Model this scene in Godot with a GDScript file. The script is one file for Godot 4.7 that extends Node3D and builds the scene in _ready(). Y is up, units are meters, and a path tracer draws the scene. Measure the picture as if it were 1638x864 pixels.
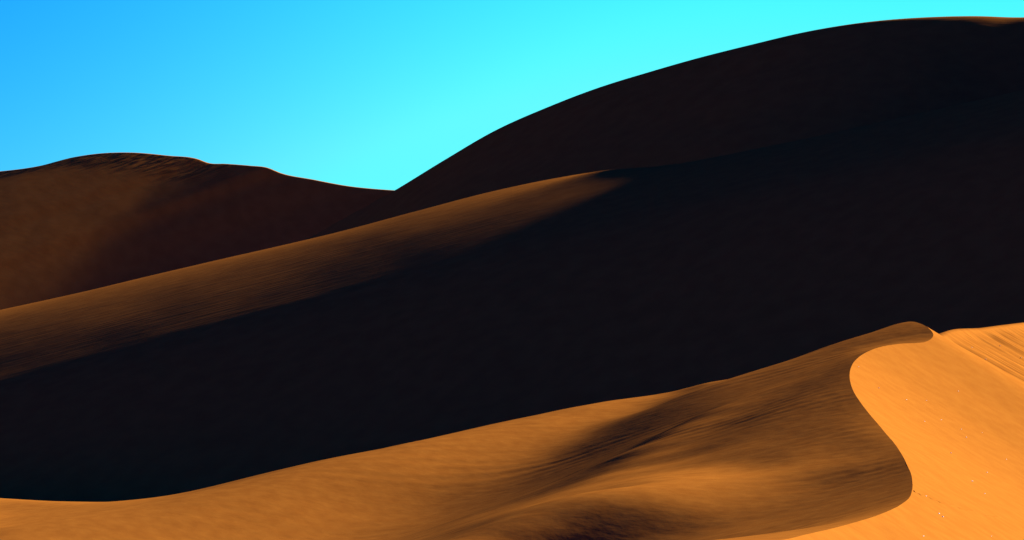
extends Node3D
# Desert dunes at low sun. Camera eye at the origin, looking along -z; "depth" below means metres along -z.

const FOCAL := 4110.0        # photograph pixels; used only to turn a pixel and a known depth into a point
const SUN_SIDE := 40.0       # degrees the sun stands behind the line to the right (+x)
const SUN_HIGH := 18.0

var sand_albedo := Color(0.204, 0.0695, 0.0084)   # linear
var noise_a := FastNoiseLite.new()
var noise_b := FastNoiseLite.new()
var noise_c := FastNoiseLite.new()

# ---------------------------------------------------------------- terrain table of the rippled dune
# control heights (m below the eye) of a bicubic B-spline sheet; one row per 2.25 m of depth from 56 m, one column per 2 m from x = -44
const SHEET_X := -44.0
const SHEET_D := 56.0
const SHEET_DX := 2.0
const SHEET_DD := 2.25
const SHEET_NX := 40
const SHEET_ND := 62
var SHEET := PackedFloat32Array([
	-8.04, -7.98, -7.92, -7.85, -7.79, -7.72, -7.65, -7.58, -7.51, -7.43, -7.36, -7.28, -7.21, -7.13, -7.05, -6.96, -6.87, -6.78, -6.67, -6.55, -6.42, -6.29, -6.15, -6.03, -5.91, -5.82, -5.74, -5.66, -5.59, -5.51, -5.43, -5.33, -5.23, -5.11, -4.98, -4.84, -4.69, -4.53, -4.36, -4.19,
	-8.28, -8.22, -8.16, -8.10, -8.04, -7.97, -7.90, -7.83, -7.75, -7.68, -7.60, -7.53, -7.45, -7.37, -7.29, -7.20, -7.11, -7.01, -6.90, -6.78, -6.65, -6.52, -6.38, -6.25, -6.14, -6.04, -5.96, -5.88, -5.80, -5.71, -5.62, -5.51, -5.40, -5.27, -5.12, -4.97, -4.81, -4.63, -4.46, -4.28,
	-8.52, -8.47, -8.41, -8.35, -8.28, -8.22, -8.15, -8.08, -8.00, -7.93, -7.85, -7.77, -7.69, -7.61, -7.53, -7.44, -7.35, -7.24, -7.13, -7.02, -6.89, -6.75, -6.61, -6.48, -6.37, -6.27, -6.18, -6.09, -6.01, -5.91, -5.81, -5.69, -5.56, -5.42, -5.26, -5.10, -4.92, -4.74, -4.55, -4.36,
	-8.77, -8.71, -8.65, -8.59, -8.53, -8.47, -8.40, -8.33, -8.25, -8.18, -8.10, -8.02, -7.94, -7.85, -7.77, -7.68, -7.58, -7.48, -7.37, -7.25, -7.12, -6.98, -6.85, -6.72, -6.61, -6.50, -6.41, -6.32, -6.22, -6.12, -6.00, -5.87, -5.72, -5.57, -5.40, -5.22, -5.03, -4.84, -4.64, -4.44,
	-9.02, -8.96, -8.90, -8.85, -8.79, -8.72, -8.66, -8.58, -8.51, -8.43, -8.35, -8.27, -8.19, -8.10, -8.01, -7.92, -7.82, -7.71, -7.60, -7.48, -7.35, -7.22, -7.09, -6.96, -6.85, -6.74, -6.64, -6.54, -6.44, -6.32, -6.19, -6.04, -5.88, -5.71, -5.53, -5.33, -5.13, -4.93, -4.72, -4.50,
	-9.26, -9.21, -9.16, -9.10, -9.04, -8.98, -8.91, -8.84, -8.77, -8.69, -8.61, -8.53, -8.44, -8.35, -8.26, -8.16, -8.06, -7.95, -7.84, -7.71, -7.59, -7.46, -7.33, -7.21, -7.09, -6.98, -6.87, -6.78, -6.66, -6.53, -6.38, -6.21, -6.03, -5.84, -5.64, -5.44, -5.22, -5.00, -4.78, -4.56,
	-9.52, -9.46, -9.41, -9.36, -9.30, -9.24, -9.18, -9.11, -9.04, -8.96, -8.88, -8.79, -8.70, -8.61, -8.51, -8.41, -8.30, -8.19, -8.08, -7.96, -7.83, -7.71, -7.59, -7.47, -7.35, -7.24, -7.14, -7.03, -6.89, -6.73, -6.55, -6.37, -6.17, -5.96, -5.75, -5.53, -5.30, -5.07, -4.83, -4.60,
	-9.77, -9.72, -9.67, -9.62, -9.57, -9.51, -9.45, -9.38, -9.31, -9.23, -9.15, -9.06, -8.97, -8.87, -8.77, -8.66, -8.55, -8.44, -8.32, -8.20, -8.08, -7.96, -7.84, -7.73, -7.62, -7.51, -7.41, -7.29, -7.11, -6.92, -6.72, -6.51, -6.30, -6.07, -5.84, -5.60, -5.36, -5.12, -4.87, -4.62,
	-10.02, -9.98, -9.93, -9.88, -9.83, -9.78, -9.72, -9.65, -9.58, -9.50, -9.42, -9.33, -9.24, -9.14, -9.03, -8.92, -8.81, -8.69, -8.57, -8.45, -8.33, -8.21, -8.10, -7.99, -7.88, -7.77, -7.65, -7.49, -7.30, -7.09, -6.88, -6.65, -6.42, -6.17, -5.92, -5.67, -5.41, -5.15, -4.89, -4.63,
	-10.28, -10.24, -10.19, -10.15, -10.10, -10.05, -9.99, -9.92, -9.85, -9.78, -9.70, -9.61, -9.51, -9.40, -9.29, -9.18, -9.06, -8.94, -8.82, -8.70, -8.58, -8.46, -8.35, -8.24, -8.13, -8.00, -7.85, -7.66, -7.46, -7.25, -7.02, -6.78, -6.52, -6.26, -6.00, -5.73, -5.45, -5.18, -4.90, -4.63,
	-10.53, -10.49, -10.45, -10.41, -10.37, -10.32, -10.26, -10.20, -10.13, -10.06, -9.97, -9.88, -9.78, -9.67, -9.56, -9.44, -9.31, -9.19, -9.06, -8.94, -8.82, -8.71, -8.60, -8.49, -8.37, -8.23, -8.07, -7.86, -7.65, -7.42, -7.16, -6.90, -6.62, -6.34, -6.06, -5.77, -5.48, -5.19, -4.90, -4.61,
	-10.79, -10.75, -10.71, -10.68, -10.63, -10.59, -10.53, -10.47, -10.41, -10.33, -10.25, -10.16, -10.06, -9.95, -9.83, -9.70, -9.57, -9.44, -9.31, -9.19, -9.07, -8.95, -8.84, -8.73, -8.61, -8.47, -8.30, -8.07, -7.85, -7.59, -7.30, -7.01, -6.71, -6.41, -6.11, -5.81, -5.50, -5.20, -4.89, -4.59,
	-11.04, -11.01, -10.97, -10.94, -10.90, -10.86, -10.81, -10.75, -10.68, -10.61, -10.53, -10.44, -10.34, -10.22, -10.09, -9.96, -9.82, -9.68, -9.55, -9.42, -9.30, -9.19, -9.09, -8.98, -8.87, -8.72, -8.53, -8.30, -8.04, -7.75, -7.44, -7.12, -6.80, -6.47, -6.15, -5.83, -5.51, -5.19, -4.87, -4.55,
	-11.29, -11.26, -11.23, -11.20, -11.16, -11.12, -11.08, -11.02, -10.96, -10.89, -10.81, -10.72, -10.61, -10.49, -10.36, -10.22, -10.07, -9.93, -9.79, -9.65, -9.53, -9.42, -9.32, -9.24, -9.14, -9.01, -8.82, -8.57, -8.27, -7.93, -7.57, -7.22, -6.87, -6.53, -6.19, -5.85, -5.51, -5.17, -4.84, -4.51,
	-11.53, -11.51, -11.48, -11.45, -11.42, -11.39, -11.34, -11.29, -11.23, -11.17, -11.09, -11.00, -10.89, -10.76, -10.62, -10.47, -10.32, -10.17, -10.02, -9.88, -9.75, -9.63, -9.55, -9.50, -9.46, -9.36, -9.17, -8.89, -8.54, -8.13, -7.72, -7.33, -6.95, -6.58, -6.22, -5.86, -5.50, -5.15, -4.80, -4.46,
	-11.77, -11.75, -11.73, -11.70, -11.68, -11.64, -11.60, -11.56, -11.50, -11.44, -11.36, -11.27, -11.16, -11.03, -10.89, -10.73, -10.57, -10.40, -10.24, -10.09, -9.94, -9.80, -9.75, -9.79, -9.83, -9.77, -9.58, -9.26, -8.85, -8.37, -7.89, -7.45, -7.03, -6.63, -6.24, -5.86, -5.49, -5.13, -4.76, -4.40,
	-12.01, -11.99, -11.97, -11.95, -11.92, -11.89, -11.86, -11.82, -11.76, -11.70, -11.63, -11.54, -11.43, -11.30, -11.15, -10.98, -10.81, -10.64, -10.47, -10.31, -10.13, -9.93, -9.92, -10.10, -10.27, -10.25, -10.01, -9.64, -9.17, -8.62, -8.08, -7.58, -7.11, -6.67, -6.26, -5.86, -5.47, -5.09, -4.72, -4.35,
	-12.24, -12.22, -12.20, -12.19, -12.16, -12.14, -12.11, -12.07, -12.02, -11.96, -11.89, -11.81, -11.70, -11.56, -11.41, -11.24, -11.06, -10.87, -10.69, -10.54, -10.43, -10.24, -10.06, -10.46, -10.81, -10.75, -10.39, -9.94, -9.44, -8.86, -8.27, -7.70, -7.18, -6.71, -6.27, -5.85, -5.45, -5.06, -4.68, -4.29,
	-12.46, -12.44, -12.43, -12.41, -12.40, -12.37, -12.34, -12.31, -12.26, -12.21, -12.14, -12.06, -11.95, -11.82, -11.67, -11.51, -11.32, -11.12, -10.91, -10.74, -10.64, -10.28, -9.83, -10.83, -11.41, -11.16, -10.57, -10.05, -9.56, -9.00, -8.42, -7.79, -7.23, -6.73, -6.27, -5.84, -5.43, -5.03, -4.63, -4.24,
	-12.67, -12.66, -12.65, -12.63, -12.62, -12.60, -12.57, -12.53, -12.49, -12.44, -12.38, -12.30, -12.20, -12.08, -11.94, -11.78, -11.60, -11.40, -11.18, -10.96, -10.81, -10.52, -10.38, -11.38, -11.70, -11.19, -10.53, -9.97, -9.50, -8.99, -8.44, -7.82, -7.25, -6.74, -6.26, -5.82, -5.40, -4.99, -4.59, -4.18,
	-12.87, -12.86, -12.85, -12.84, -12.83, -12.81, -12.78, -12.75, -12.71, -12.66, -12.60, -12.52, -12.44, -12.33, -12.21, -12.06, -11.90, -11.72, -11.53, -11.36, -11.25, -11.02, -10.03, -9.59, -10.02, -10.33, -10.38, -10.01, -9.55, -8.98, -8.44, -7.84, -7.25, -6.72, -6.24, -5.80, -5.38, -4.96, -4.54, -4.13,
	-13.06, -13.06, -13.05, -13.04, -13.03, -13.01, -12.98, -12.95, -12.91, -12.86, -12.80, -12.74, -12.67, -12.58, -12.47, -12.35, -12.21, -12.05, -11.88, -11.70, -11.50, -11.13, -10.43, -9.49, -8.92, -8.86, -9.09, -9.40, -9.35, -8.95, -8.38, -7.79, -7.19, -6.68, -6.22, -5.78, -5.35, -4.92, -4.50, -4.07,
	-13.25, -13.24, -13.23, -13.23, -13.21, -13.19, -13.17, -13.13, -13.09, -13.04, -12.99, -12.94, -12.89, -12.82, -12.74, -12.63, -12.51, -12.36, -12.19, -11.97, -11.65, -11.17, -10.58, -9.77, -9.06, -8.62, -8.53, -8.74, -8.87, -8.80, -8.32, -7.78, -7.14, -6.64, -6.19, -5.76, -5.32, -4.88, -4.44, -4.00,
	-13.42, -13.41, -13.41, -13.40, -13.39, -13.37, -13.34, -13.30, -13.26, -13.22, -13.18, -13.14, -13.11, -13.06, -13.00, -12.91, -12.79, -12.65, -12.46, -12.19, -11.81, -11.26, -10.55, -9.86, -9.43, -9.24, -8.65, -8.49, -8.46, -8.30, -7.96, -7.61, -7.09, -6.62, -6.18, -5.73, -5.28, -4.83, -4.37, -3.91,
	-13.58, -13.58, -13.57, -13.56, -13.55, -13.53, -13.50, -13.46, -13.42, -13.38, -13.35, -13.33, -13.32, -13.29, -13.24, -13.17, -13.06, -12.90, -12.69, -12.40, -11.99, -11.42, -10.70, -10.06, -9.48, -9.03, -8.71, -8.70, -8.52, -8.14, -7.84, -7.34, -6.98, -6.59, -6.15, -5.69, -5.22, -4.75, -4.28, -3.81,
	-13.73, -13.73, -13.72, -13.71, -13.70, -13.68, -13.65, -13.61, -13.56, -13.52, -13.50, -13.50, -13.51, -13.50, -13.47, -13.41, -13.31, -13.14, -12.91, -12.59, -12.15, -11.57, -10.86, -10.22, -9.66, -9.15, -8.74, -8.56, -8.49, -7.91, -7.59, -7.11, -6.91, -6.54, -6.09, -5.61, -5.12, -4.63, -4.16, -3.68,
	-13.87, -13.87, -13.86, -13.85, -13.84, -13.82, -13.78, -13.74, -13.69, -13.65, -13.63, -13.64, -13.66, -13.68, -13.69, -13.64, -13.54, -13.37, -13.11, -12.77, -12.33, -11.78, -11.09, -10.40, -9.75, -9.32, -9.00, -8.70, -8.28, -7.77, -7.33, -6.87, -6.77, -6.41, -5.95, -5.46, -4.97, -4.48, -4.00, -3.52,
	-14.00, -14.00, -13.99, -13.98, -13.97, -13.95, -13.91, -13.86, -13.80, -13.73, -13.69, -13.70, -13.76, -13.82, -13.86, -13.85, -13.76, -13.58, -13.31, -12.94, -12.48, -11.92, -11.24, -10.59, -9.94, -9.32, -8.85, -8.50, -8.01, -7.62, -7.10, -6.68, -6.51, -6.15, -5.71, -5.24, -4.76, -4.29, -3.81, -3.34,
	-14.12, -14.12, -14.11, -14.10, -14.09, -14.07, -14.03, -13.97, -13.87, -13.74, -13.66, -13.67, -13.77, -13.89, -13.99, -14.02, -13.96, -13.79, -13.50, -13.11, -12.61, -12.02, -11.37, -10.80, -10.10, -9.29, -9.10, -8.58, -7.93, -7.41, -6.90, -6.45, -6.14, -5.80, -5.40, -4.97, -4.51, -4.06, -3.60, -3.14,
	-14.23, -14.23, -14.22, -14.22, -14.21, -14.19, -14.14, -14.05, -13.88, -13.66, -13.49, -13.50, -13.66, -13.86, -14.03, -14.13, -14.11, -13.97, -13.68, -13.28, -12.76, -12.14, -11.46, -10.91, -10.27, -9.57, -8.73, -8.31, -7.75, -7.22, -6.72, -6.22, -5.82, -5.46, -5.07, -4.66, -4.24, -3.80, -3.37, -2.93,
	-14.33, -14.33, -14.32, -14.32, -14.31, -14.29, -14.24, -14.11, -13.86, -13.49, -13.18, -13.18, -13.41, -13.66, -13.92, -14.11, -14.17, -14.08, -13.83, -13.44, -12.93, -12.31, -11.56, -10.82, -10.12, -9.42, -8.88, -8.35, -7.65, -7.00, -6.51, -6.01, -5.56, -5.16, -4.76, -4.36, -3.95, -3.54, -3.13, -2.72,
	-14.42, -14.42, -14.42, -14.41, -14.41, -14.39, -14.32, -14.16, -13.82, -13.32, -12.84, -12.77, -12.95, -13.22, -13.56, -13.88, -14.04, -14.07, -13.91, -13.56, -13.09, -12.47, -11.73, -10.98, -10.21, -9.36, -8.42, -8.06, -7.69, -6.89, -6.27, -5.80, -5.33, -4.89, -4.47, -4.07, -3.67, -3.28, -2.90, -2.51,
	-14.51, -14.50, -14.50, -14.50, -14.49, -14.47, -14.40, -14.21, -13.83, -13.28, -12.74, -12.52, -12.46, -12.57, -12.87, -13.28, -13.63, -13.85, -13.87, -13.66, -13.23, -12.65, -11.96, -11.22, -10.45, -9.57, -8.80, -7.87, -7.34, -6.89, -6.17, -5.59, -5.12, -4.66, -4.21, -3.80, -3.42, -3.05, -2.69, -2.33,
	-14.58, -14.58, -14.58, -14.57, -14.57, -14.55, -14.47, -14.29, -13.93, -13.43, -12.93, -12.58, -12.30, -12.19, -12.22, -12.46, -12.88, -13.23, -13.52, -13.56, -13.26, -12.77, -12.13, -11.40, -10.58, -9.66, -8.83, -7.85, -7.36, -6.70, -6.14, -5.45, -4.96, -4.44, -3.97, -3.57, -3.20, -2.86, -2.52, -2.19,
	-14.65, -14.64, -14.64, -14.64, -14.63, -14.61, -14.55, -14.39, -14.10, -13.70, -13.26, -12.82, -12.38, -12.08, -11.90, -11.81, -12.08, -12.43, -12.81, -13.08, -13.03, -12.73, -12.20, -11.54, -10.77, -9.92, -9.06, -8.08, -7.07, -6.65, -6.06, -5.39, -4.75, -4.21, -3.77, -3.38, -3.03, -2.71, -2.40, -2.09,
	-14.70, -14.70, -14.70, -14.70, -14.69, -14.67, -14.62, -14.50, -14.29, -13.99, -13.63, -13.20, -12.67, -12.17, -11.81, -11.49, -11.38, -11.64, -12.03, -12.42, -12.63, -12.52, -12.10, -11.55, -10.86, -10.06, -9.21, -8.26, -7.29, -6.52, -5.92, -5.35, -4.64, -4.08, -3.63, -3.25, -2.93, -2.63, -2.34, -2.06,
	-14.75, -14.75, -14.75, -14.75, -14.74, -14.73, -14.69, -14.61, -14.47, -14.25, -13.95, -13.56, -13.02, -12.45, -11.96, -11.52, -11.10, -10.93, -11.16, -11.50, -11.86, -12.01, -11.82, -11.41, -10.80, -10.11, -9.34, -8.49, -7.58, -6.69, -6.00, -5.32, -4.68, -4.05, -3.56, -3.20, -2.90, -2.62, -2.35, -2.07,
	-14.78, -14.79, -14.79, -14.79, -14.79, -14.78, -14.75, -14.70, -14.61, -14.44, -14.18, -13.80, -13.29, -12.71, -12.15, -11.64, -11.14, -10.69, -10.52, -10.67, -10.94, -11.23, -11.28, -11.11, -10.62, -10.02, -9.32, -8.62, -7.85, -6.94, -6.17, -5.40, -4.67, -4.03, -3.56, -3.22, -2.95, -2.68, -2.41, -2.13,
	-14.80, -14.81, -14.82, -14.83, -14.83, -14.83, -14.81, -14.78, -14.72, -14.58, -14.34, -13.98, -13.51, -12.95, -12.35, -11.78, -11.25, -10.75, -10.31, -10.10, -10.24, -10.53, -10.68, -10.66, -10.36, -9.76, -9.16, -8.51, -7.87, -7.11, -6.36, -5.65, -4.83, -4.10, -3.64, -3.34, -3.08, -2.81, -2.52, -2.22,
	-14.81, -14.83, -14.85, -14.86, -14.87, -14.87, -14.87, -14.85, -14.80, -14.68, -14.47, -14.14, -13.70, -13.17, -12.59, -12.00, -11.44, -10.91, -10.42, -10.01, -9.73, -9.87, -10.13, -10.22, -10.11, -9.53, -8.88, -8.27, -7.69, -7.13, -6.52, -5.84, -5.05, -4.30, -3.84, -3.56, -3.29, -2.99, -2.65, -2.30,
	-14.80, -14.83, -14.86, -14.88, -14.89, -14.90, -14.91, -14.91, -14.87, -14.76, -14.57, -14.28, -13.88, -13.38, -12.82, -12.24, -11.67, -11.14, -10.64, -10.17, -9.61, -9.38, -9.49, -9.69, -9.74, -9.44, -8.72, -8.03, -7.41, -6.92, -6.43, -5.83, -5.21, -4.47, -4.08, -3.85, -3.53, -3.15, -2.75, -2.34,
	-14.78, -14.82, -14.85, -14.88, -14.91, -14.93, -14.96, -14.96, -14.93, -14.82, -14.64, -14.38, -14.02, -13.55, -13.01, -12.45, -11.88, -11.34, -10.83, -10.37, -9.89, -9.38, -9.09, -9.14, -9.28, -9.24, -8.63, -7.89, -7.23, -6.64, -6.23, -5.73, -5.21, -4.57, -4.31, -4.09, -3.69, -3.23, -2.77, -2.32,
	-14.74, -14.79, -14.84, -14.88, -14.92, -14.96, -15.00, -15.02, -14.97, -14.85, -14.67, -14.43, -14.11, -13.66, -13.15, -12.60, -12.04, -11.50, -10.97, -10.47, -10.03, -9.55, -9.06, -8.80, -8.75, -8.97, -8.63, -7.96, -7.09, -6.46, -5.94, -5.48, -5.04, -4.58, -4.29, -4.02, -3.61, -3.14, -2.67, -2.22,
	-14.69, -14.75, -14.81, -14.86, -14.92, -14.99, -15.06, -15.08, -15.01, -14.84, -14.65, -14.42, -14.11, -13.70, -13.22, -12.69, -12.15, -11.61, -11.08, -10.58, -10.14, -9.71, -9.22, -8.77, -8.46, -8.50, -8.64, -8.25, -7.33, -6.59, -5.95, -5.33, -4.77, -4.26, -3.84, -3.56, -3.26, -2.89, -2.48, -2.05,
	-14.63, -14.70, -14.77, -14.84, -14.92, -15.03, -15.14, -15.17, -15.03, -14.81, -14.62, -14.38, -14.08, -13.71, -13.25, -12.73, -12.20, -11.68, -11.18, -10.71, -10.26, -9.82, -9.37, -8.93, -8.46, -8.05, -8.12, -8.23, -7.51, -6.79, -6.15, -5.53, -4.85, -4.14, -3.58, -3.10, -2.89, -2.59, -2.23, -1.84,
	-14.55, -14.64, -14.72, -14.81, -14.93, -15.08, -15.24, -15.28, -15.07, -14.82, -14.62, -14.35, -14.07, -13.72, -13.26, -12.75, -12.23, -11.73, -11.27, -10.84, -10.40, -9.95, -9.50, -9.09, -8.67, -8.18, -7.90, -7.78, -7.61, -6.89, -6.40, -5.74, -4.95, -4.22, -3.64, -2.93, -2.67, -2.36, -2.00, -1.62,
	-14.47, -14.57, -14.67, -14.78, -14.93, -15.13, -15.31, -15.33, -15.09, -14.85, -14.62, -14.37, -14.12, -13.75, -13.27, -12.75, -12.24, -11.76, -11.34, -10.96, -10.54, -10.08, -9.61, -9.19, -8.80, -8.40, -7.95, -7.80, -7.48, -6.70, -6.68, -5.98, -5.13, -4.46, -3.92, -3.19, -2.67, -2.25, -1.85, -1.45,
	-14.38, -14.50, -14.62, -14.76, -14.94, -15.18, -15.38, -15.39, -15.20, -14.92, -14.65, -14.41, -14.17, -13.80, -13.31, -12.78, -12.29, -11.82, -11.43, -11.08, -10.68, -10.21, -9.74, -9.30, -8.90, -8.53, -8.12, -7.86, -7.55, -7.10, -6.83, -6.22, -5.44, -4.70, -3.98, -3.24, -2.70, -2.24, -1.79, -1.35,
	-14.31, -14.45, -14.59, -14.75, -14.97, -15.26, -15.49, -15.48, -15.28, -14.99, -14.70, -14.51, -14.28, -13.89, -13.40, -12.89, -12.43, -11.98, -11.58, -11.22, -10.82, -10.37, -9.90, -9.46, -9.06, -8.69, -8.35, -8.06, -7.79, -7.44, -7.03, -6.45, -5.73, -5.00, -4.28, -3.56, -2.92, -2.36, -1.85, -1.36,
	-14.25, -14.41, -14.57, -14.76, -15.02, -15.33, -15.56, -15.44, -15.26, -15.01, -14.81, -14.66, -14.42, -14.03, -13.55, -13.06, -12.60, -12.18, -11.79, -11.41, -11.01, -10.56, -10.10, -9.66, -9.25, -8.89, -8.56, -8.26, -7.97, -7.65, -7.25, -6.68, -6.00, -5.29, -4.58, -3.86, -3.19, -2.59, -2.02, -1.48,
	-14.21, -14.39, -14.57, -14.78, -15.06, -15.38, -15.54, -15.36, -15.20, -15.05, -15.01, -14.85, -14.58, -14.19, -13.74, -13.26, -12.81, -12.40, -12.03, -11.67, -11.27, -10.82, -10.35, -9.91, -9.50, -9.13, -8.80, -8.48, -8.16, -7.84, -7.45, -6.92, -6.26, -5.57, -4.86, -4.17, -3.50, -2.88, -2.29, -1.72,
	-14.20, -14.39, -14.59, -14.81, -15.09, -15.37, -15.48, -15.24, -15.13, -15.18, -15.23, -15.08, -14.80, -14.42, -13.97, -13.51, -13.07, -12.68, -12.33, -11.98, -11.58, -11.13, -10.67, -10.22, -9.82, -9.45, -9.11, -8.79, -8.46, -8.11, -7.71, -7.19, -6.55, -5.86, -5.18, -4.50, -3.86, -3.25, -2.66, -2.07,
	-14.22, -14.43, -14.63, -14.84, -15.07, -15.26, -15.31, -15.26, -15.38, -15.46, -15.47, -15.34, -15.08, -14.72, -14.29, -13.84, -13.43, -13.04, -12.69, -12.34, -11.94, -11.51, -11.06, -10.63, -10.22, -9.86, -9.52, -9.20, -8.87, -8.52, -8.11, -7.58, -6.92, -6.19, -5.48, -4.88, -4.29, -3.70, -3.11, -2.51,
	-14.27, -14.49, -14.70, -14.91, -15.11, -15.27, -15.36, -15.49, -15.68, -15.77, -15.76, -15.64, -15.40, -15.07, -14.68, -14.27, -13.87, -13.49, -13.13, -12.76, -12.37, -11.95, -11.51, -11.09, -10.69, -10.33, -10.00, -9.69, -9.38, -9.04, -8.63, -8.12, -7.48, -6.75, -6.04, -5.43, -4.85, -4.26, -3.65, -3.05,
	-14.36, -14.58, -14.80, -15.02, -15.24, -15.47, -15.65, -15.82, -15.99, -16.11, -16.11, -16.00, -15.79, -15.49, -15.13, -14.75, -14.37, -14.00, -13.64, -13.26, -12.87, -12.45, -12.02, -11.60, -11.21, -10.85, -10.53, -10.23, -9.94, -9.63, -9.27, -8.81, -8.21, -7.53, -6.82, -6.16, -5.53, -4.91, -4.28, -3.66,
	-14.47, -14.72, -14.95, -15.19, -15.44, -15.72, -15.96, -16.17, -16.37, -16.50, -16.53, -16.44, -16.24, -15.96, -15.63, -15.27, -14.91, -14.56, -14.20, -13.83, -13.43, -13.01, -12.58, -12.15, -11.76, -11.40, -11.08, -10.79, -10.52, -10.26, -9.98, -9.59, -9.04, -8.39, -7.68, -6.97, -6.29, -5.63, -4.98, -4.33,
	-14.63, -14.90, -15.16, -15.43, -15.73, -16.05, -16.34, -16.59, -16.82, -16.97, -17.02, -16.95, -16.77, -16.50, -16.18, -15.83, -15.48, -15.15, -14.81, -14.45, -14.05, -13.62, -13.17, -12.74, -12.34, -11.98, -11.67, -11.37, -11.10, -10.87, -10.67, -10.36, -9.85, -9.23, -8.52, -7.79, -7.08, -6.39, -5.72, -5.05,
	-14.82, -15.13, -15.43, -15.75, -16.10, -16.47, -16.81, -17.12, -17.37, -17.54, -17.61, -17.55, -17.38, -17.10, -16.77, -16.42, -16.08, -15.77, -15.46, -15.12, -14.72, -14.26, -13.80, -13.35, -12.95, -12.59, -12.28, -11.98, -11.68, -11.42, -11.25, -11.00, -10.53, -9.94, -9.27, -8.57, -7.86, -7.17, -6.48, -5.81,
	-15.06, -15.41, -15.76, -16.13, -16.53, -16.96, -17.36, -17.71, -18.00, -18.20, -18.28, -18.24, -18.06, -17.77, -17.41, -17.05, -16.71, -16.41, -16.13, -15.80, -15.39, -14.94, -14.46, -14.01, -13.60, -13.24, -12.92, -12.61, -12.29, -12.00, -11.77, -11.51, -11.10, -10.57, -9.96, -9.30, -8.62, -7.94, -7.26, -6.58,
	-15.33, -15.73, -16.12, -16.54, -17.01, -17.49, -17.96, -18.36, -18.69, -18.91, -19.01, -18.98, -18.80, -18.49, -18.11, -17.74, -17.39, -17.08, -16.79, -16.46, -16.06, -15.61, -15.15, -14.71, -14.29, -13.92, -13.58, -13.26, -12.93, -12.63, -12.35, -12.04, -11.65, -11.17, -10.61, -10.00, -9.35, -8.69, -8.03, -7.36,
	-15.64, -16.07, -16.51, -16.98, -17.50, -18.04, -18.56, -19.03, -19.40, -19.66, -19.77, -19.73, -19.55, -19.23, -18.85, -18.47, -18.11, -17.78, -17.45, -17.10, -16.71, -16.29, -15.84, -15.40, -14.99, -14.61, -14.25, -13.91, -13.58, -13.26, -12.94, -12.61, -12.22, -11.77, -11.25, -10.68, -10.07, -9.44, -8.79, -8.14,
	-15.97, -16.45, -16.95, -17.49, -18.07, -18.67, -19.25, -19.77, -20.18, -20.44, -20.54, -20.49, -20.29, -19.98, -19.60, -19.21, -18.84, -18.48, -18.12, -17.76, -17.37, -16.96, -16.53, -16.10, -15.69, -15.29, -14.92, -14.57, -14.22, -13.88, -13.54, -13.19, -12.80, -12.37, -11.89, -11.36, -10.79, -10.18, -9.55, -8.91,
])

func at(px: float, py: float, depth: float) -> Vector3:
	return Vector3(depth * (px - 819.0) / FOCAL, depth * (432.0 - py) / FOCAL, depth)   # z holds the depth here

# smooth curve through points
class Line:
	var x := PackedFloat64Array()
	var y := PackedFloat64Array()
	var m := PackedFloat64Array()
	func _init(xs, ys):
		var n: int = xs.size()
		for i in n:
			x.append(xs[i]); y.append(ys[i])
		m.resize(n)
		for i in n:
			if i == 0: m[i] = (y[1] - y[0]) / (x[1] - x[0])
			elif i == n - 1: m[i] = (y[i] - y[i - 1]) / (x[i] - x[i - 1])
			else:
				var h0 := x[i] - x[i - 1]
				var h1 := x[i + 1] - x[i]
				m[i] = ((y[i] - y[i - 1]) / h0 * h1 + (y[i + 1] - y[i]) / h1 * h0) / (h0 + h1)
	func f(t: float) -> float:
		var n := x.size()
		if t <= x[0]: return y[0] + m[0] * (t - x[0])
		if t >= x[n - 1]: return y[n - 1] + m[n - 1] * (t - x[n - 1])
		var i := clampi(x.bsearch(t) - 1, 0, n - 2)
		var h := x[i + 1] - x[i]
		var u := (t - x[i]) / h
		return (1 + 2 * u) * (1 - u) * (1 - u) * y[i] + u * (1 - u) * (1 - u) * h * m[i] + u * u * (3 - 2 * u) * y[i + 1] + u * u * (u - 1) * h * m[i + 1]

# grid of points (rows of equal length) -> smooth mesh with uv in metres
func sheet_mesh(p: PackedVector3Array, uv: PackedVector2Array, cols: int) -> ArrayMesh:
	var rows := p.size() / cols
	var nrm := PackedVector3Array(); nrm.resize(p.size())
	var idx := PackedInt32Array(); idx.resize((rows - 1) * (cols - 1) * 6)
	for r in rows:
		for c in cols:
			var k := r * cols + c
			var e: Vector3 = p[r * cols + mini(c + 1, cols - 1)] - p[r * cols + maxi(c - 1, 0)]
			var s: Vector3 = p[mini(r + 1, rows - 1) * cols + c] - p[maxi(r - 1, 0) * cols + c]
			var n := e.cross(s).normalized()
			nrm[k] = n if n.y > 0 else -n
	var up := (p[1] - p[0]).cross(p[cols] - p[0]).y > 0
	var w := 0
	for r in rows - 1:
		for c in cols - 1:
			var a := r * cols + c
			var b := a + 1
			var d := a + cols
			var e := d + 1
			var q := [a, d, b, b, d, e] if up else [a, b, d, b, e, d]
			for k in 6:
				idx[w] = q[k]; w += 1
	var arr := []
	arr.resize(Mesh.ARRAY_MAX)
	arr[Mesh.ARRAY_VERTEX] = p
	arr[Mesh.ARRAY_NORMAL] = nrm
	arr[Mesh.ARRAY_TEX_UV] = uv
	arr[Mesh.ARRAY_INDEX] = idx
	var mesh := ArrayMesh.new()
	mesh.add_surface_from_arrays(Mesh.PRIMITIVE_TRIANGLES, arr)
	return mesh

func put(called: String, mesh: Mesh, m: Material, parent: Node = self) -> MeshInstance3D:
	var o := MeshInstance3D.new()
	o.name = called
	o.mesh = mesh
	o.material_override = m
	o.cast_shadow = GeometryInstance3D.SHADOW_CASTING_SETTING_ON
	parent.add_child(o, true)
	return o

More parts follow.
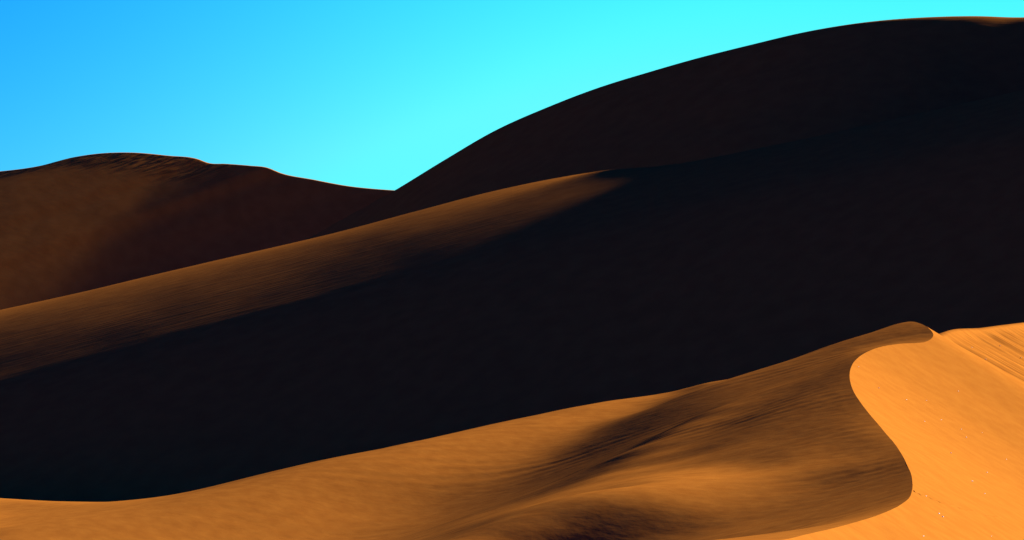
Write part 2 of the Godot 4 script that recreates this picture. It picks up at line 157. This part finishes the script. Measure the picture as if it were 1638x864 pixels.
func setting(o: Node, label: String, category: String) -> void:
	o.set_meta("kind", "structure")
	o.set_meta("label", label)
	o.set_meta("category", category)

func srgb(c: Color) -> Color:
	return c.linear_to_srgb()

# ---------------------------------------------------------------- sky
func make_sky(exposure: float) -> Sky:
	var w := 1024
	var h := 512
	var img := Image.create(w, h, false, Image.FORMAT_RGBF)
	for j in h:
		var el := 90.0 - (j + 0.5) / h * 180.0
		var low := maxf(el, 0.0)
		for i in w:
			# the panorama's first column looks along -z; azimuth grows to the right
			var az := (i + 0.5) / w * 360.0
			var away := absf(wrapf(az - (90.0 - SUN_SIDE), -180.0, 180.0))
			var g := exp(-pow(maxf(away - 44.0, 0.0) / 12.5, 2.0))
			var c := Color(
				0.60 * exp(-low * 0.35) * (0.07 + 0.87 * g) + 0.003,
				1.67 * exp(-low / 10.5) * (0.33 + 0.67 * g) + 0.010,
				1.25 * exp(-low / 120.0))
			img.set_pixel(i, j, Color(minf(c.r, 0.13), minf(c.g, 0.97), minf(c.b, 1.04)) / exposure)
	var mat := PanoramaSkyMaterial.new()
	mat.panorama = ImageTexture.create_from_image(img)
	var sky := Sky.new()
	sky.sky_material = mat
	return sky

# ---------------------------------------------------------------- materials
func noise_texture(seed_: int, freq: float, octaves: int, size: int, lo: Color, hi: Color) -> NoiseTexture2D:
	var n := FastNoiseLite.new()
	n.noise_type = FastNoiseLite.TYPE_SIMPLEX_SMOOTH
	n.seed = seed_
	n.frequency = freq
	n.fractal_octaves = octaves
	var ramp := Gradient.new()
	ramp.set_color(0, lo); ramp.set_color(1, hi)
	var t := NoiseTexture2D.new()
	t.width = size; t.height = size
	t.seamless = true
	t.noise = n
	t.color_ramp = ramp
	return t

func tone(k: float, warm: float = 0.0) -> Color:
	return srgb(Color(sand_albedo.r * k, sand_albedo.g * k * (1.0 - warm), sand_albedo.b * k * (1.0 - warm)))

# relief drawn out along u (long wind ripples) by the factor "stretch"
func ripple_relief(seed_: int, stretch: int, freq: float, octaves: int) -> ImageTexture:
	var n := FastNoiseLite.new()
	n.noise_type = FastNoiseLite.TYPE_SIMPLEX_SMOOTH
	n.seed = seed_
	n.frequency = freq
	n.fractal_octaves = octaves
	var img := n.get_seamless_image(1024 / stretch, 1024)
	img.convert(Image.FORMAT_RGB8)
	img.resize(1024, 1024, Image.INTERPOLATE_CUBIC)
	return ImageTexture.create_from_image(img)

func sand(seed_: int, metres: float, mottle: float, relief_cm: float, stretch: int = 8, freq: float = 0.03) -> StandardMaterial3D:
	var m := StandardMaterial3D.new()
	m.albedo_texture = noise_texture(seed_, 0.012, 6, 1024, tone(1.0 - mottle, 0.05), tone(1.0 + mottle, -0.02))
	m.roughness = 1.0
	m.metallic_specular = 0.0
	m.uv1_scale = Vector3(1.0 / metres, 1.0 / metres, 1)
	if relief_cm > 0.0:
		m.heightmap_enabled = true
		m.heightmap_texture = ripple_relief(seed_ + 7, stretch, freq, 4)
		m.heightmap_scale = relief_cm
	return m

# ---------------------------------------------------------------- the dune with the curved brink
var brink_x: Line
var brink_h: Line
var brink_pts := PackedVector3Array()
var slip_mesh: ArrayMesh
var streaked_mesh: ArrayMesh

func sheet_height(x: float, d: float) -> float:
	var u := (x - SHEET_X) / SHEET_DX
	var v := (d - SHEET_D) / SHEET_DD
	var uc := clampf(u, 0.0, SHEET_NX - 3.001)
	var vc := clampf(v, 0.0, SHEET_ND - 3.001)
	var i := int(uc)
	var j := int(vc)
	var s := uc - i
	var t := vc - j
	var bs := [(1 - s) * (1 - s) * (1 - s) / 6.0, (3 * s * s * s - 6 * s * s + 4) / 6.0, (-3 * s * s * s + 3 * s * s + 3 * s + 1) / 6.0, s * s * s / 6.0]
	var bt := [(1 - t) * (1 - t) * (1 - t) / 6.0, (3 * t * t * t - 6 * t * t + 4) / 6.0, (-3 * t * t * t + 3 * t * t + 3 * t + 1) / 6.0, t * t * t / 6.0]
	var h := 0.0
	for b in 4:
		var k := (j + b) * SHEET_NX + i
		h += bt[b] * (bs[0] * SHEET[k] + bs[1] * SHEET[k + 1] + bs[2] * SHEET[k + 2] + bs[3] * SHEET[k + 3])
	# beyond the table: up towards the eye, down behind the crest and to the far left
	h += (vc - v) * SHEET_DD * (0.085 if v < vc else 0.35)
	h += (uc - u) * SHEET_DX * (-0.10 if u < uc else 0.0)
	return h

func windward_height(x: float, d: float) -> float:
	var bx := brink_x.f(d)
	var s := maxf(bx - x, 0.0)
	var h := sheet_height(x, d)
	var k := exp(-s / 3.0)
	if k > 0.002:
		h += (brink_h.f(d) - sheet_height(bx, d)) * k
	return h

func slip_height(x: float, d: float) -> float:
	var best := -1e9
	var at_i := 0
	var n := brink_pts.size()
	for i in n:
		var q := brink_pts[i]
		var r := Vector2(x - q.x, d - q.z).length()
		var v := q.y - (0.60 * r - 0.0035 * minf(r, 40.0) * minf(r, 40.0))
		if v > best:
			best = v; at_i = i
	# refine between samples
	if at_i > 0 and at_i < n - 1:
		var lo := brink_pts[at_i - 1]
		var hi := brink_pts[at_i + 1]
		for k in 9:
			var q := lo.lerp(brink_pts[at_i], k / 9.0) if k < 9 else hi
			var q2 := brink_pts[at_i].lerp(hi, k / 9.0)
			for z in [q, q2]:
				var r := Vector2(x - z.x, d - z.z).length()
				best = maxf(best, z.y - (0.60 * r - 0.0035 * minf(r, 40.0) * minf(r, 40.0)))
	return best

func ripple(x: float, d: float, s: float) -> float:
	# wind ripples: long crests lying along x, about a metre apart, wandering and fading in patches
	var wander := noise_a.get_noise_2d(x * 3.0, d * 5.0) * 0.9
	var patch := clampf(noise_b.get_noise_2d(x * 1.6 + 90.0, d * 4.0) * 2.2 + 0.7, 0.1, 1.7)
	var ph := (d - 0.12 * x + wander) * TAU
	var long_ := 0.5 * sin(ph / 1.2) + 0.15 * sin(ph / 1.9 + 1.3)
	var streak := noise_c.get_noise_2d(x * 18.0, d * 32.0)
	var fade := smoothstep(0.0, 0.6, s)
	# the plain far from the brink is smoother
	var region := clampf(1.15 - maxf(s - 14.0, 0.0) / 26.0, 0.12, 1.0)
	return (long_ * 0.011 * patch + streak * 0.007) * fade * region

func make_brink() -> void:
	var b := [[1250, 864, 71.0], [1290, 855, 74.0], [1360, 838, 80.0], [1410, 822, 85.0], [1440, 808, 89.5], [1455, 795, 93.0], [1460, 775, 97.0], [1452, 745, 102.5], [1435, 715, 107.5], [1410, 685, 112.5], [1385, 655, 117.5], [1365, 625, 123.0], [1359, 600, 128.0], [1365, 581, 132.5], [1380, 567, 136.5], [1405, 556, 140.0], [1440, 550, 143.5], [1480, 547, 146.5], [1493, 536, 149.0], [1483, 523, 151.3], [1462, 515, 153.8], [1440, 517, 156.5]]
	var p := [Vector3(1.0, -6.4, 58), Vector3(4.6, -6.95, 65)]
	for q in b: p.append(at(q[0], q[1], q[2]))
	p.append_array([Vector3(22.3, -4.6, 165), Vector3(20, -9, 185), Vector3(15, -20, 215), Vector3(10, -34, 245)])
	var ds := []; var xs := []; var hs := []
	for q in p:
		ds.append(q.z); xs.append(q.x); hs.append(q.y)
	brink_x = Line.new(ds, xs)
	brink_h = Line.new(ds, hs)
	var d := 40.0
	while d < 200.0:
		brink_pts.append(Vector3(brink_x.f(d), brink_h.f(d), d)); d += 0.5

# small uneven crumbling of the brink
func nick(d: float) -> float:
	return noise_b.get_noise_2d(d * 6.0, 5.0) * 0.02

func depth_rows(a: float, b: float, fine_a: float, fine_b: float, fine: float, coarse: float) -> PackedFloat32Array:
	var out := PackedFloat32Array()
	var d := a
	while d < b:
		out.append(d)
		d += fine if d >= fine_a and d < fine_b else coarse
	out.append(b)
	return out

func build_rippled_dune() -> void:
	make_brink()
	var offs := PackedFloat32Array()
	var s := 0.0
	while s < 105.0:
		offs.append(s)
		s += 0.08 + 0.03 * minf(s, 14.0) + 0.02 * maxf(s - 40.0, 0.0)
	var rows := depth_rows(20.0, 225.0, 64.0, 176.0, 0.2, 1.2)
	var p := PackedVector3Array(); var uv := PackedVector2Array()
	for d in rows:
		var bx := brink_x.f(d) + nick(d)
		for o in offs:
			var x := bx - o
			var h := windward_height(x, d) + ripple(x, d, o)
			p.append(Vector3(x, h, -d)); uv.append(Vector2(x, d))
	var root := Node3D.new()
	root.name = "rippled_dune_hill"
	add_child(root)
	setting(root, "orange dune with rippled shaded flank and smooth sunlit slip face along an S-shaped brink", "dune")
	put("windward_slope", sheet_mesh(p, uv, offs.size()), sand(11, 16.0, 0.10, 0.4, 2), root)
	# slip face
	var so := PackedFloat32Array()
	s = 0.0
	while s < 46.0:
		so.append(s)
		s += 0.12 + 0.05 * minf(s, 20.0)
	var srows := depth_rows(40.0, 200.0, 64.0, 160.0, 0.4, 2.0)
	p = PackedVector3Array(); uv = PackedVector2Array()
	for d in srows:
		var bx := brink_x.f(d) + nick(d)
		for o in so:
			var x := bx + o
			var h := slip_height(x, d) if o > 0.0 else brink_h.f(d)
			h += noise_a.get_noise_2d(x * 2.0, d * 2.0 + 300.0) * 0.05 * smoothstep(0.0, 3.0, o)
			p.append(Vector3(x, h, -d)); uv.append(Vector2(x, d))
	slip_mesh = sheet_mesh(p, uv, so.size())
	build_lip(slip_mesh, root)
	put("slip_face", slip_mesh, sand(12, 15.0, 0.07, 0.45, 1), root)

# ---------------------------------------------------------------- lofted dunes further off
# crest: points (x, y, depth); front: direction in plan (x, towards the eye); slopes: Callables(t, u) -> height drop
func loft(crest: Array, n_along: int, across_front: PackedFloat32Array, across_back: PackedFloat32Array, front: Callable, drop: Callable) -> ArrayMesh:
	var ts := []; var xs := []; var ys := []; var zs := []
	var total := 0.0
	for i in crest.size():
		if i > 0: total += Vector2(crest[i].x - crest[i - 1].x, crest[i].z - crest[i - 1].z).length()
		ts.append(total); xs.append(crest[i].x); ys.append(crest[i].y); zs.append(crest[i].z)
	var lx := Line.new(ts, xs); var ly := Line.new(ts, ys); var lz := Line.new(ts, zs)
	var offs := PackedFloat32Array()
	for k in across_back.size(): offs.append(-across_back[across_back.size() - 1 - k])
	offs.append(0.0)
	offs.append_array(across_front)
	var p := PackedVector3Array(); var uv := PackedVector2Array()
	for i in n_along + 1:
		var t := total * i / n_along
		var c := Vector3(lx.f(t), ly.f(t), lz.f(t))
		for u in offs:
			var f: Vector2 = front.call(t / total, u)
			var x := c.x + f.x * u
			var d := c.z - f.y * u
			var h: float = c.y - drop.call(t / total, u, x, d)
			p.append(Vector3(x, h, -d)); uv.append(Vector2(x, d))
	return sheet_mesh(p, uv, offs.size())

func spread(step: float, grow: float, reach: float) -> PackedFloat32Array:
	var out := PackedFloat32Array()
	var s := step
	var u := step
	while u < reach:
		out.append(u)
		s *= grow
		u += s
	out.append(reach)
	return out

func build_streaked_dune() -> void:
	var crest := [Vector3(25, -8.0, 160), Vector3(30.9, -4.62, 185), Vector3(37.6, -4.6, 205), Vector3(44.8, -4.6, 225), Vector3(56, -4.9, 258), Vector3(80, -8, 320), Vector3(110, -20, 390)]
	var mesh := loft(crest, 900, spread(0.3, 1.06, 60.0), spread(0.6, 1.12, 60.0),
		func(_t, _u): return Vector2(0.94, 0.34),
		func(t: float, u: float, x: float, d: float):
			if u <= 0.0: return -u * 0.33 + 0.0
			var line := noise_b.get_noise_2d(t * 1500.0, u * 0.3) * 0.35 + absf(noise_c.get_noise_2d(t * 4200.0, u * 0.5)) * 0.34
			return 0.56 * u - 0.0022 * minf(u, 50.0) * minf(u, 50.0) + line * smoothstep(0.0, 1.5, u))
	streaked_mesh = mesh
	var o := put("streaked_dune_hill", mesh, sand(13, 21.0, 0.10, 0.3, 1))
	setting(o, "sunlit orange dune slope with long parallel streaks behind the slip face", "dune")

func build_long_ridge() -> void:
	var c := [[-420, 590, 860.0], [-150, 534, 848.0], [0, 497, 840.0], [100, 476, 834.0], [200, 455, 828.0], [300, 431, 822.0], [400, 408, 816.0], [500, 386, 810.0], [600, 362, 803.0], [700, 333, 796.0], [800, 305, 788.0], [900, 285, 780.0], [960, 277, 775.0], [1010, 274, 771.0], [1060, 279, 767.0], [1120, 285, 763.0], [1300, 272, 750.0], [1638, 215, 730.0], [1900, 180, 715.0]]
	var crest := []
	var xs := []; var ys := []
	for q in c:
		var v := at(q[0], q[1], q[2])
		crest.append(v); xs.append(v.x); ys.append(v.y)
	var crest_line := Line.new(xs, ys)
	# the ridge falls along "front"; its top is rounded so that the sun leaves it little by little
	var run := Vector2(crest[10].x - crest[2].x, crest[10].z - crest[2].z)
	var rise: float = (crest[10].y - crest[2].y) / run.length()
	run = run.normalized()
	var sx := cos(deg_to_rad(SUN_SIDE)); var sd := sin(deg_to_rad(SUN_SIDE))
	var det := run.x * sd - run.y * sx
	var slope_for := func(q: float) -> float:   # slope along the front that climbs by q towards the sun
		return 0.25 * (rise * sd - run.y * q) / det + 0.968 * (run.x * q - sx * rise) / det
	var steep := tan(deg_to_rad(SUN_HIGH))
	var m0: float = slope_for.call(steep - 0.15)
	var m1: float = slope_for.call(steep)
	var mesh := loft(crest, 420, spread(0.8, 1.035, 400.0), spread(1.0, 1.1, 90.0),
		func(_t, _u): return Vector2(-0.25, 0.968),
		func(t: float, u: float, x: float, d: float):
			if u <= 0.0: return -u * 0.34
			var along: float = (x + 0.25 * u - crest[2].x) / (crest[10].x - crest[2].x)
			var straight: float = lerpf(crest[2].y, crest[10].y, along)
			var wide := lerpf(205.0, 150.0, smoothstep(0.35, 0.8, t))
			var a := minf(u, wide)
			var v := maxf(u - wide, 0.0)
			var left := 1.0 - a / wide
			var h := m0 * a + (m1 - m0) * (a - wide / 3.0 * (1.0 - left * left * left)) + m1 * v + (0.52 - m1) * (v - 30.0 * (1.0 - exp(-v / 30.0)))
			return h + (crest_line.f(x + 0.25 * u) - straight) * (1.0 - exp(-u / 45.0)) + noise_a.get_noise_2d(x * 0.5, d * 0.5) * 0.2 * smoothstep(0.0, 40.0, u))
	var o := put("long_dune_hill", mesh, sand(14, 90.0, 0.12, 5.0))
	setting(o, "long low dune ridge with a band of sunlight along its crest", "dune")

func build_great_dune() -> void:
	var c := [[250, 520, 1190.0], [380, 449, 1170.0], [480, 392, 1150.0], [560, 347, 1130.0], [640, 303, 1115.0], [720, 254, 1100.0], [800, 207, 1085.0], [880, 171, 1070.0], [960, 140, 1055.0], [1040, 115, 1042.0], [1120, 92, 1032.0], [1200, 72, 1024.0], [1300, 49, 1015.0], [1400, 34, 1008.0], [1480, 28, 1003.0], [1560, 26, 1000.0], [1638, 28, 998.0]]
	var crest := []
	for q in c: crest.append(at(q[0], q[1], q[2]))
	# added arm beyond the frame, swinging towards the eye, to shade the valley floor
	crest.append_array([Vector3(246, 105, 990), Vector3(268, 131, 952), Vector3(290, 134, 885), Vector3(293, 131, 800), Vector3(297, 119, 720), Vector3(305, 98, 640), Vector3(325, 68, 560), Vector3(350, 30, 470), Vector3(375, -20, 390)])
	var mesh := loft(crest, 420, spread(0.6, 1.06, 330.0), spread(1.0, 1.1, 300.0),
		func(t: float, _u):
			var k := smoothstep(0.42, 0.64, t)
			return Vector2(lerpf(-0.35, -1.0, k), lerpf(0.94, 0.12, k)).normalized(),
		func(t: float, u: float, x: float, d: float):
			if u <= 0.0: return -u * 0.42
			var s := lerpf(0.50, 0.62, smoothstep(0.40, 0.55, t))
			var round_ := 6.0 * smoothstep(0.26, 0.36, t) + 12.0 * (1.0 - smoothstep(0.14, 0.28, t)) + 0.6
			return s * (sqrt(u * u + round_ * round_) - round_) + noise_a.get_noise_2d(x * 0.4 + 70.0, d * 0.4) * 1.5 * smoothstep(0.0, 60.0, u))
	var o := put("great_dune_hill", mesh, sand(15, 120.0, 0.12, 4.0, 4))
	setting(o, "huge dark dune in full shadow whose crest climbs against the sky", "dune")

func build_distant_dune() -> void:
	var c := [[-420, 330, 1500.0], [-200, 296, 1500.0], [-60, 278, 1500.0], [0, 274, 1500.0], [60, 266, 1500.0], [120, 251, 1500.0], [165, 245, 1500.0], [210, 244, 1500.0], [270, 249, 1500.0], [315, 254, 1500.0], [335, 261, 1500.0], [360, 262, 1500.0], [400, 265, 1500.0], [427, 268, 1500.0], [450, 277, 1500.0], [500, 287, 1500.0], [560, 298, 1500.0], [610, 303, 1500.0], [640, 305, 1500.0], [720, 312, 1500.0], [820, 330, 1500.0], [1000, 380, 1500.0]]
	var crest := []
	for q in c: crest.append(at(q[0], q[1], q[2]))
	var away := Vector2(-cos(deg_to_rad(SUN_SIDE)), sin(deg_to_rad(SUN_SIDE)))
	var rays := tan(deg_to_rad(SUN_HIGH))
	var mesh := loft(crest, 700, spread(0.8, 1.045, 420.0), spread(1.5, 1.15, 200.0),
		func(_t, u): return away if u > 0.0 else Vector2(-0.2, 0.98),
		func(_t: float, u: float, x: float, d: float):
			if u <= 0.0: return -u * 0.4
			# the face falls nearly at the slope of the sun's rays: a little less steep where the light grazes it, a little steeper beyond the bend
			var h := 0.0
			var x0 := x - away.x * u
			for k in 16:
				var uu := u * (k + 0.5) / 16.0
				var xx := x0 + away.x * uu
				var lit := 1.0 - smoothstep(-30.0, 18.0, xx + 178.0 + 0.25 * uu)
				var graze := 0.030 * (0.3 + 0.7 * smoothstep(0.0, 55.0, uu)) * (0.5 + 0.5 * smoothstep(-340.0, -250.0, xx))
				h += (rays - lerpf(-0.007, graze, lit)) * u / 16.0
			var gully := noise_c.get_noise_2d(x0 * 9.0, u * 0.5) * 0.4 * smoothstep(0.0, 2.0, u) * (1.0 - smoothstep(12.0, 42.0, u)) * (1.0 - 0.8 * smoothstep(-180.0, -150.0, x))
			return h + gully + noise_a.get_noise_2d(x * 0.5, d * 0.2) * 0.25 * smoothstep(0.0, 30.0, u))
	var o := put("distant_dune_hill", mesh, sand(16, 150.0, 0.12, 0.8, 2))
	setting(o, "distant brown dune with an uneven crest and dim warm light on its face", "dune")

# where the line of sight through a pixel of the photograph meets a mesh
func meets(mesh: Mesh, px: float, py: float) -> Vector3:
	var v := at(px, py, 1.0)
	var found := mesh.generate_triangle_mesh().intersect_ray(Vector3.ZERO, Vector3(v.x, v.y, -1.0).normalized())
	return found.position if found else Vector3.INF

func stone_mesh(rng: RandomNumberGenerator) -> ArrayMesh:
	var ball := SphereMesh.new()
	ball.radius = 0.5; ball.height = 0.72
	ball.radial_segments = 9; ball.rings = 5
	var st := SurfaceTool.new()
	st.begin(Mesh.PRIMITIVE_TRIANGLES)
	var arr := ball.get_mesh_arrays()
	var v: PackedVector3Array = arr[Mesh.ARRAY_VERTEX]
	var off := Vector3(rng.randf() * 50.0, rng.randf() * 50.0, rng.randf() * 50.0)
	for i in arr[Mesh.ARRAY_INDEX]:
		var q := v[i]
		st.add_vertex(q * (1.0 + 0.45 * noise_b.get_noise_3dv(q * 40.0 + off)))
	st.index()
	st.generate_normals()
	return st.commit()

func build_stones(slip: Mesh, streaked: Mesh) -> void:
	var rng := RandomNumberGenerator.new()
	rng.seed = 5
	var m := StandardMaterial3D.new()
	m.albedo_color = srgb(Color(0.62, 0.50, 0.36))
	m.roughness = 0.7
	var shapes := []
	for k in 4: shapes.append(stone_mesh(rng))
	var spots := [[1373, 587], [1406, 621], [1482, 641], [1533, 626], [1479, 674], [1506, 672], [1538, 687], [1546, 700], [1571, 692], [1521, 725], [1579, 756], [1575, 790], [1481, 794], [1502, 822], [1477, 858], [1586, 858], [1508, 827], [1555, 770], [1450, 640], [1610, 735]]
	for q in spots: stone(meets(slip, q[0], q[1]), shapes, m, rng, "small pale stone lying on the smooth sunlit slip face", "stones on the slip face")
	for q in [[1577, 575], [1634, 572], [1600, 553], [1555, 556]]: stone(meets(streaked, q[0], q[1]), shapes, m, rng, "small pale stone lying on the streaked sunlit slope", "stones on the streaked slope")

func stone(p: Vector3, shapes: Array, m: Material, rng: RandomNumberGenerator, label: String, group: String) -> void:
	var size := rng.randf_range(0.04, 0.085)
	var turn := rng.randf() * TAU
	if p == Vector3.INF: return
	var o := put("pale_stone", shapes[rng.randi() % shapes.size()], m)
	o.position = p + Vector3(0, size * 0.08, 0)
	o.rotation.y = turn
	o.scale = Vector3(size, size * rng.randf_range(0.7, 1.0), size * rng.randf_range(0.8, 1.3))
	o.set_meta("label", label)
	o.set_meta("category", "stone")
	o.set_meta("group", group)

# a low broken lip of sand running down the slip face
func build_lip(slip: Mesh, root: Node) -> void:
	var p := PackedVector3Array(); var uv := PackedVector2Array()
	var n := 40
	var last := Vector3.INF
	for i in n + 1:
		var t := float(i) / n
		var c := meets(slip, lerpf(1462.0, 1602.0, t), lerpf(786.0, 832.0, t) + 3.0 * sin(t * 4.0) + noise_a.get_noise_1d(t * 400.0) * 3.0)
		if c == Vector3.INF: continue
		var side := Vector3(0.3, 0.0, 0.95)
		var high := 0.05 * (1.0 - t * 0.5)
		for k in 5:
			var e := (k - 2) / 2.0
			p.append(c + side * e * 0.16 + Vector3(0, high * (1.0 - e * e) - 0.012 - absf(e) * 0.05, 0)); uv.append(Vector2(c.x, c.z))
	if p.size() > 10: put("sand_lip", sheet_mesh(p, uv, 5), sand(12, 19.0, 0.07, 0.0), root)

func build_valley_floor() -> void:
	var p := PackedVector3Array(); var uv := PackedVector2Array()
	var cols := 0
	var d := 150.0
	while d <= 1500.0:
		var x := -500.0
		cols = 0
		while x <= 560.0:
			var h := -48.0 + 34.0 * smoothstep(-90.0, 170.0, x) * smoothstep(300.0, 600.0, d) + noise_a.get_noise_2d(x * 0.3, d * 0.3) * 2.0
			p.append(Vector3(x, h, -d)); uv.append(Vector2(x, d))
			x += 10.0; cols += 1
		d += 10.0
	var o := put("valley_ground", sheet_mesh(p, uv, cols), sand(17, 80.0, 0.12, 3.0, 4))
	setting(o, "shaded flat sand of the valley between the rippled dune and the long ridge", "ground")
	var plane := PlaneMesh.new()
	plane.size = Vector2(24000, 24000)
	var m := sand(18, 1.0, 0.15, 0.0)
	m.uv1_scale = Vector3(150, 150, 1)
	var g := put("desert_ground", plane, m)
	g.position = Vector3(0, -52, 0)
	setting(g, "flat sandy desert reaching to the horizon all round the dunes", "ground")

func _ready() -> void:
	var exposure := 5.83
	var cam := Camera3D.new()
	cam.name = "camera"
	cam.fov = 12.0
	cam.near = 0.5
	cam.far = 40000.0
	cam.position = Vector3.ZERO
	add_child(cam)
	cam.current = true
	var env := Environment.new()
	env.background_mode = Environment.BG_SKY
	env.sky = make_sky(exposure)
	env.ambient_light_source = Environment.AMBIENT_SOURCE_SKY
	env.tonemap_mode = Environment.TONE_MAPPER_LINEAR
	env.tonemap_exposure = exposure
	env.sdfgi_enabled = true
	env.ssao_enabled = true
	env.ssil_enabled = true
	var we := WorldEnvironment.new()
	we.name = "world_environment"
	we.environment = env
	add_child(we)
	var sun := DirectionalLight3D.new()
	sun.name = "sun"
	sun.light_energy = 1.6
	sun.light_color = Color(1.0, 0.97, 0.92)
	sun.light_angular_distance = 0.7
	sun.shadow_enabled = true
	add_child(sun)
	var a := deg_to_rad(SUN_SIDE)
	var e := deg_to_rad(SUN_HIGH)
	var to_sun := Vector3(cos(e) * cos(a), sin(e), -cos(e) * sin(a))
	sun.look_at_from_position(Vector3.ZERO, -to_sun, Vector3.UP)
	noise_a.seed = 3; noise_a.frequency = 0.02; noise_a.fractal_octaves = 3
	noise_b.seed = 21; noise_b.frequency = 0.03; noise_b.fractal_octaves = 3
	noise_c.seed = 57; noise_c.frequency = 0.05; noise_c.fractal_octaves = 4
	build_valley_floor()
	build_distant_dune()
	build_great_dune()
	build_long_ridge()
	build_streaked_dune()
	build_rippled_dune()
	build_stones(slip_mesh, streaked_mesh)
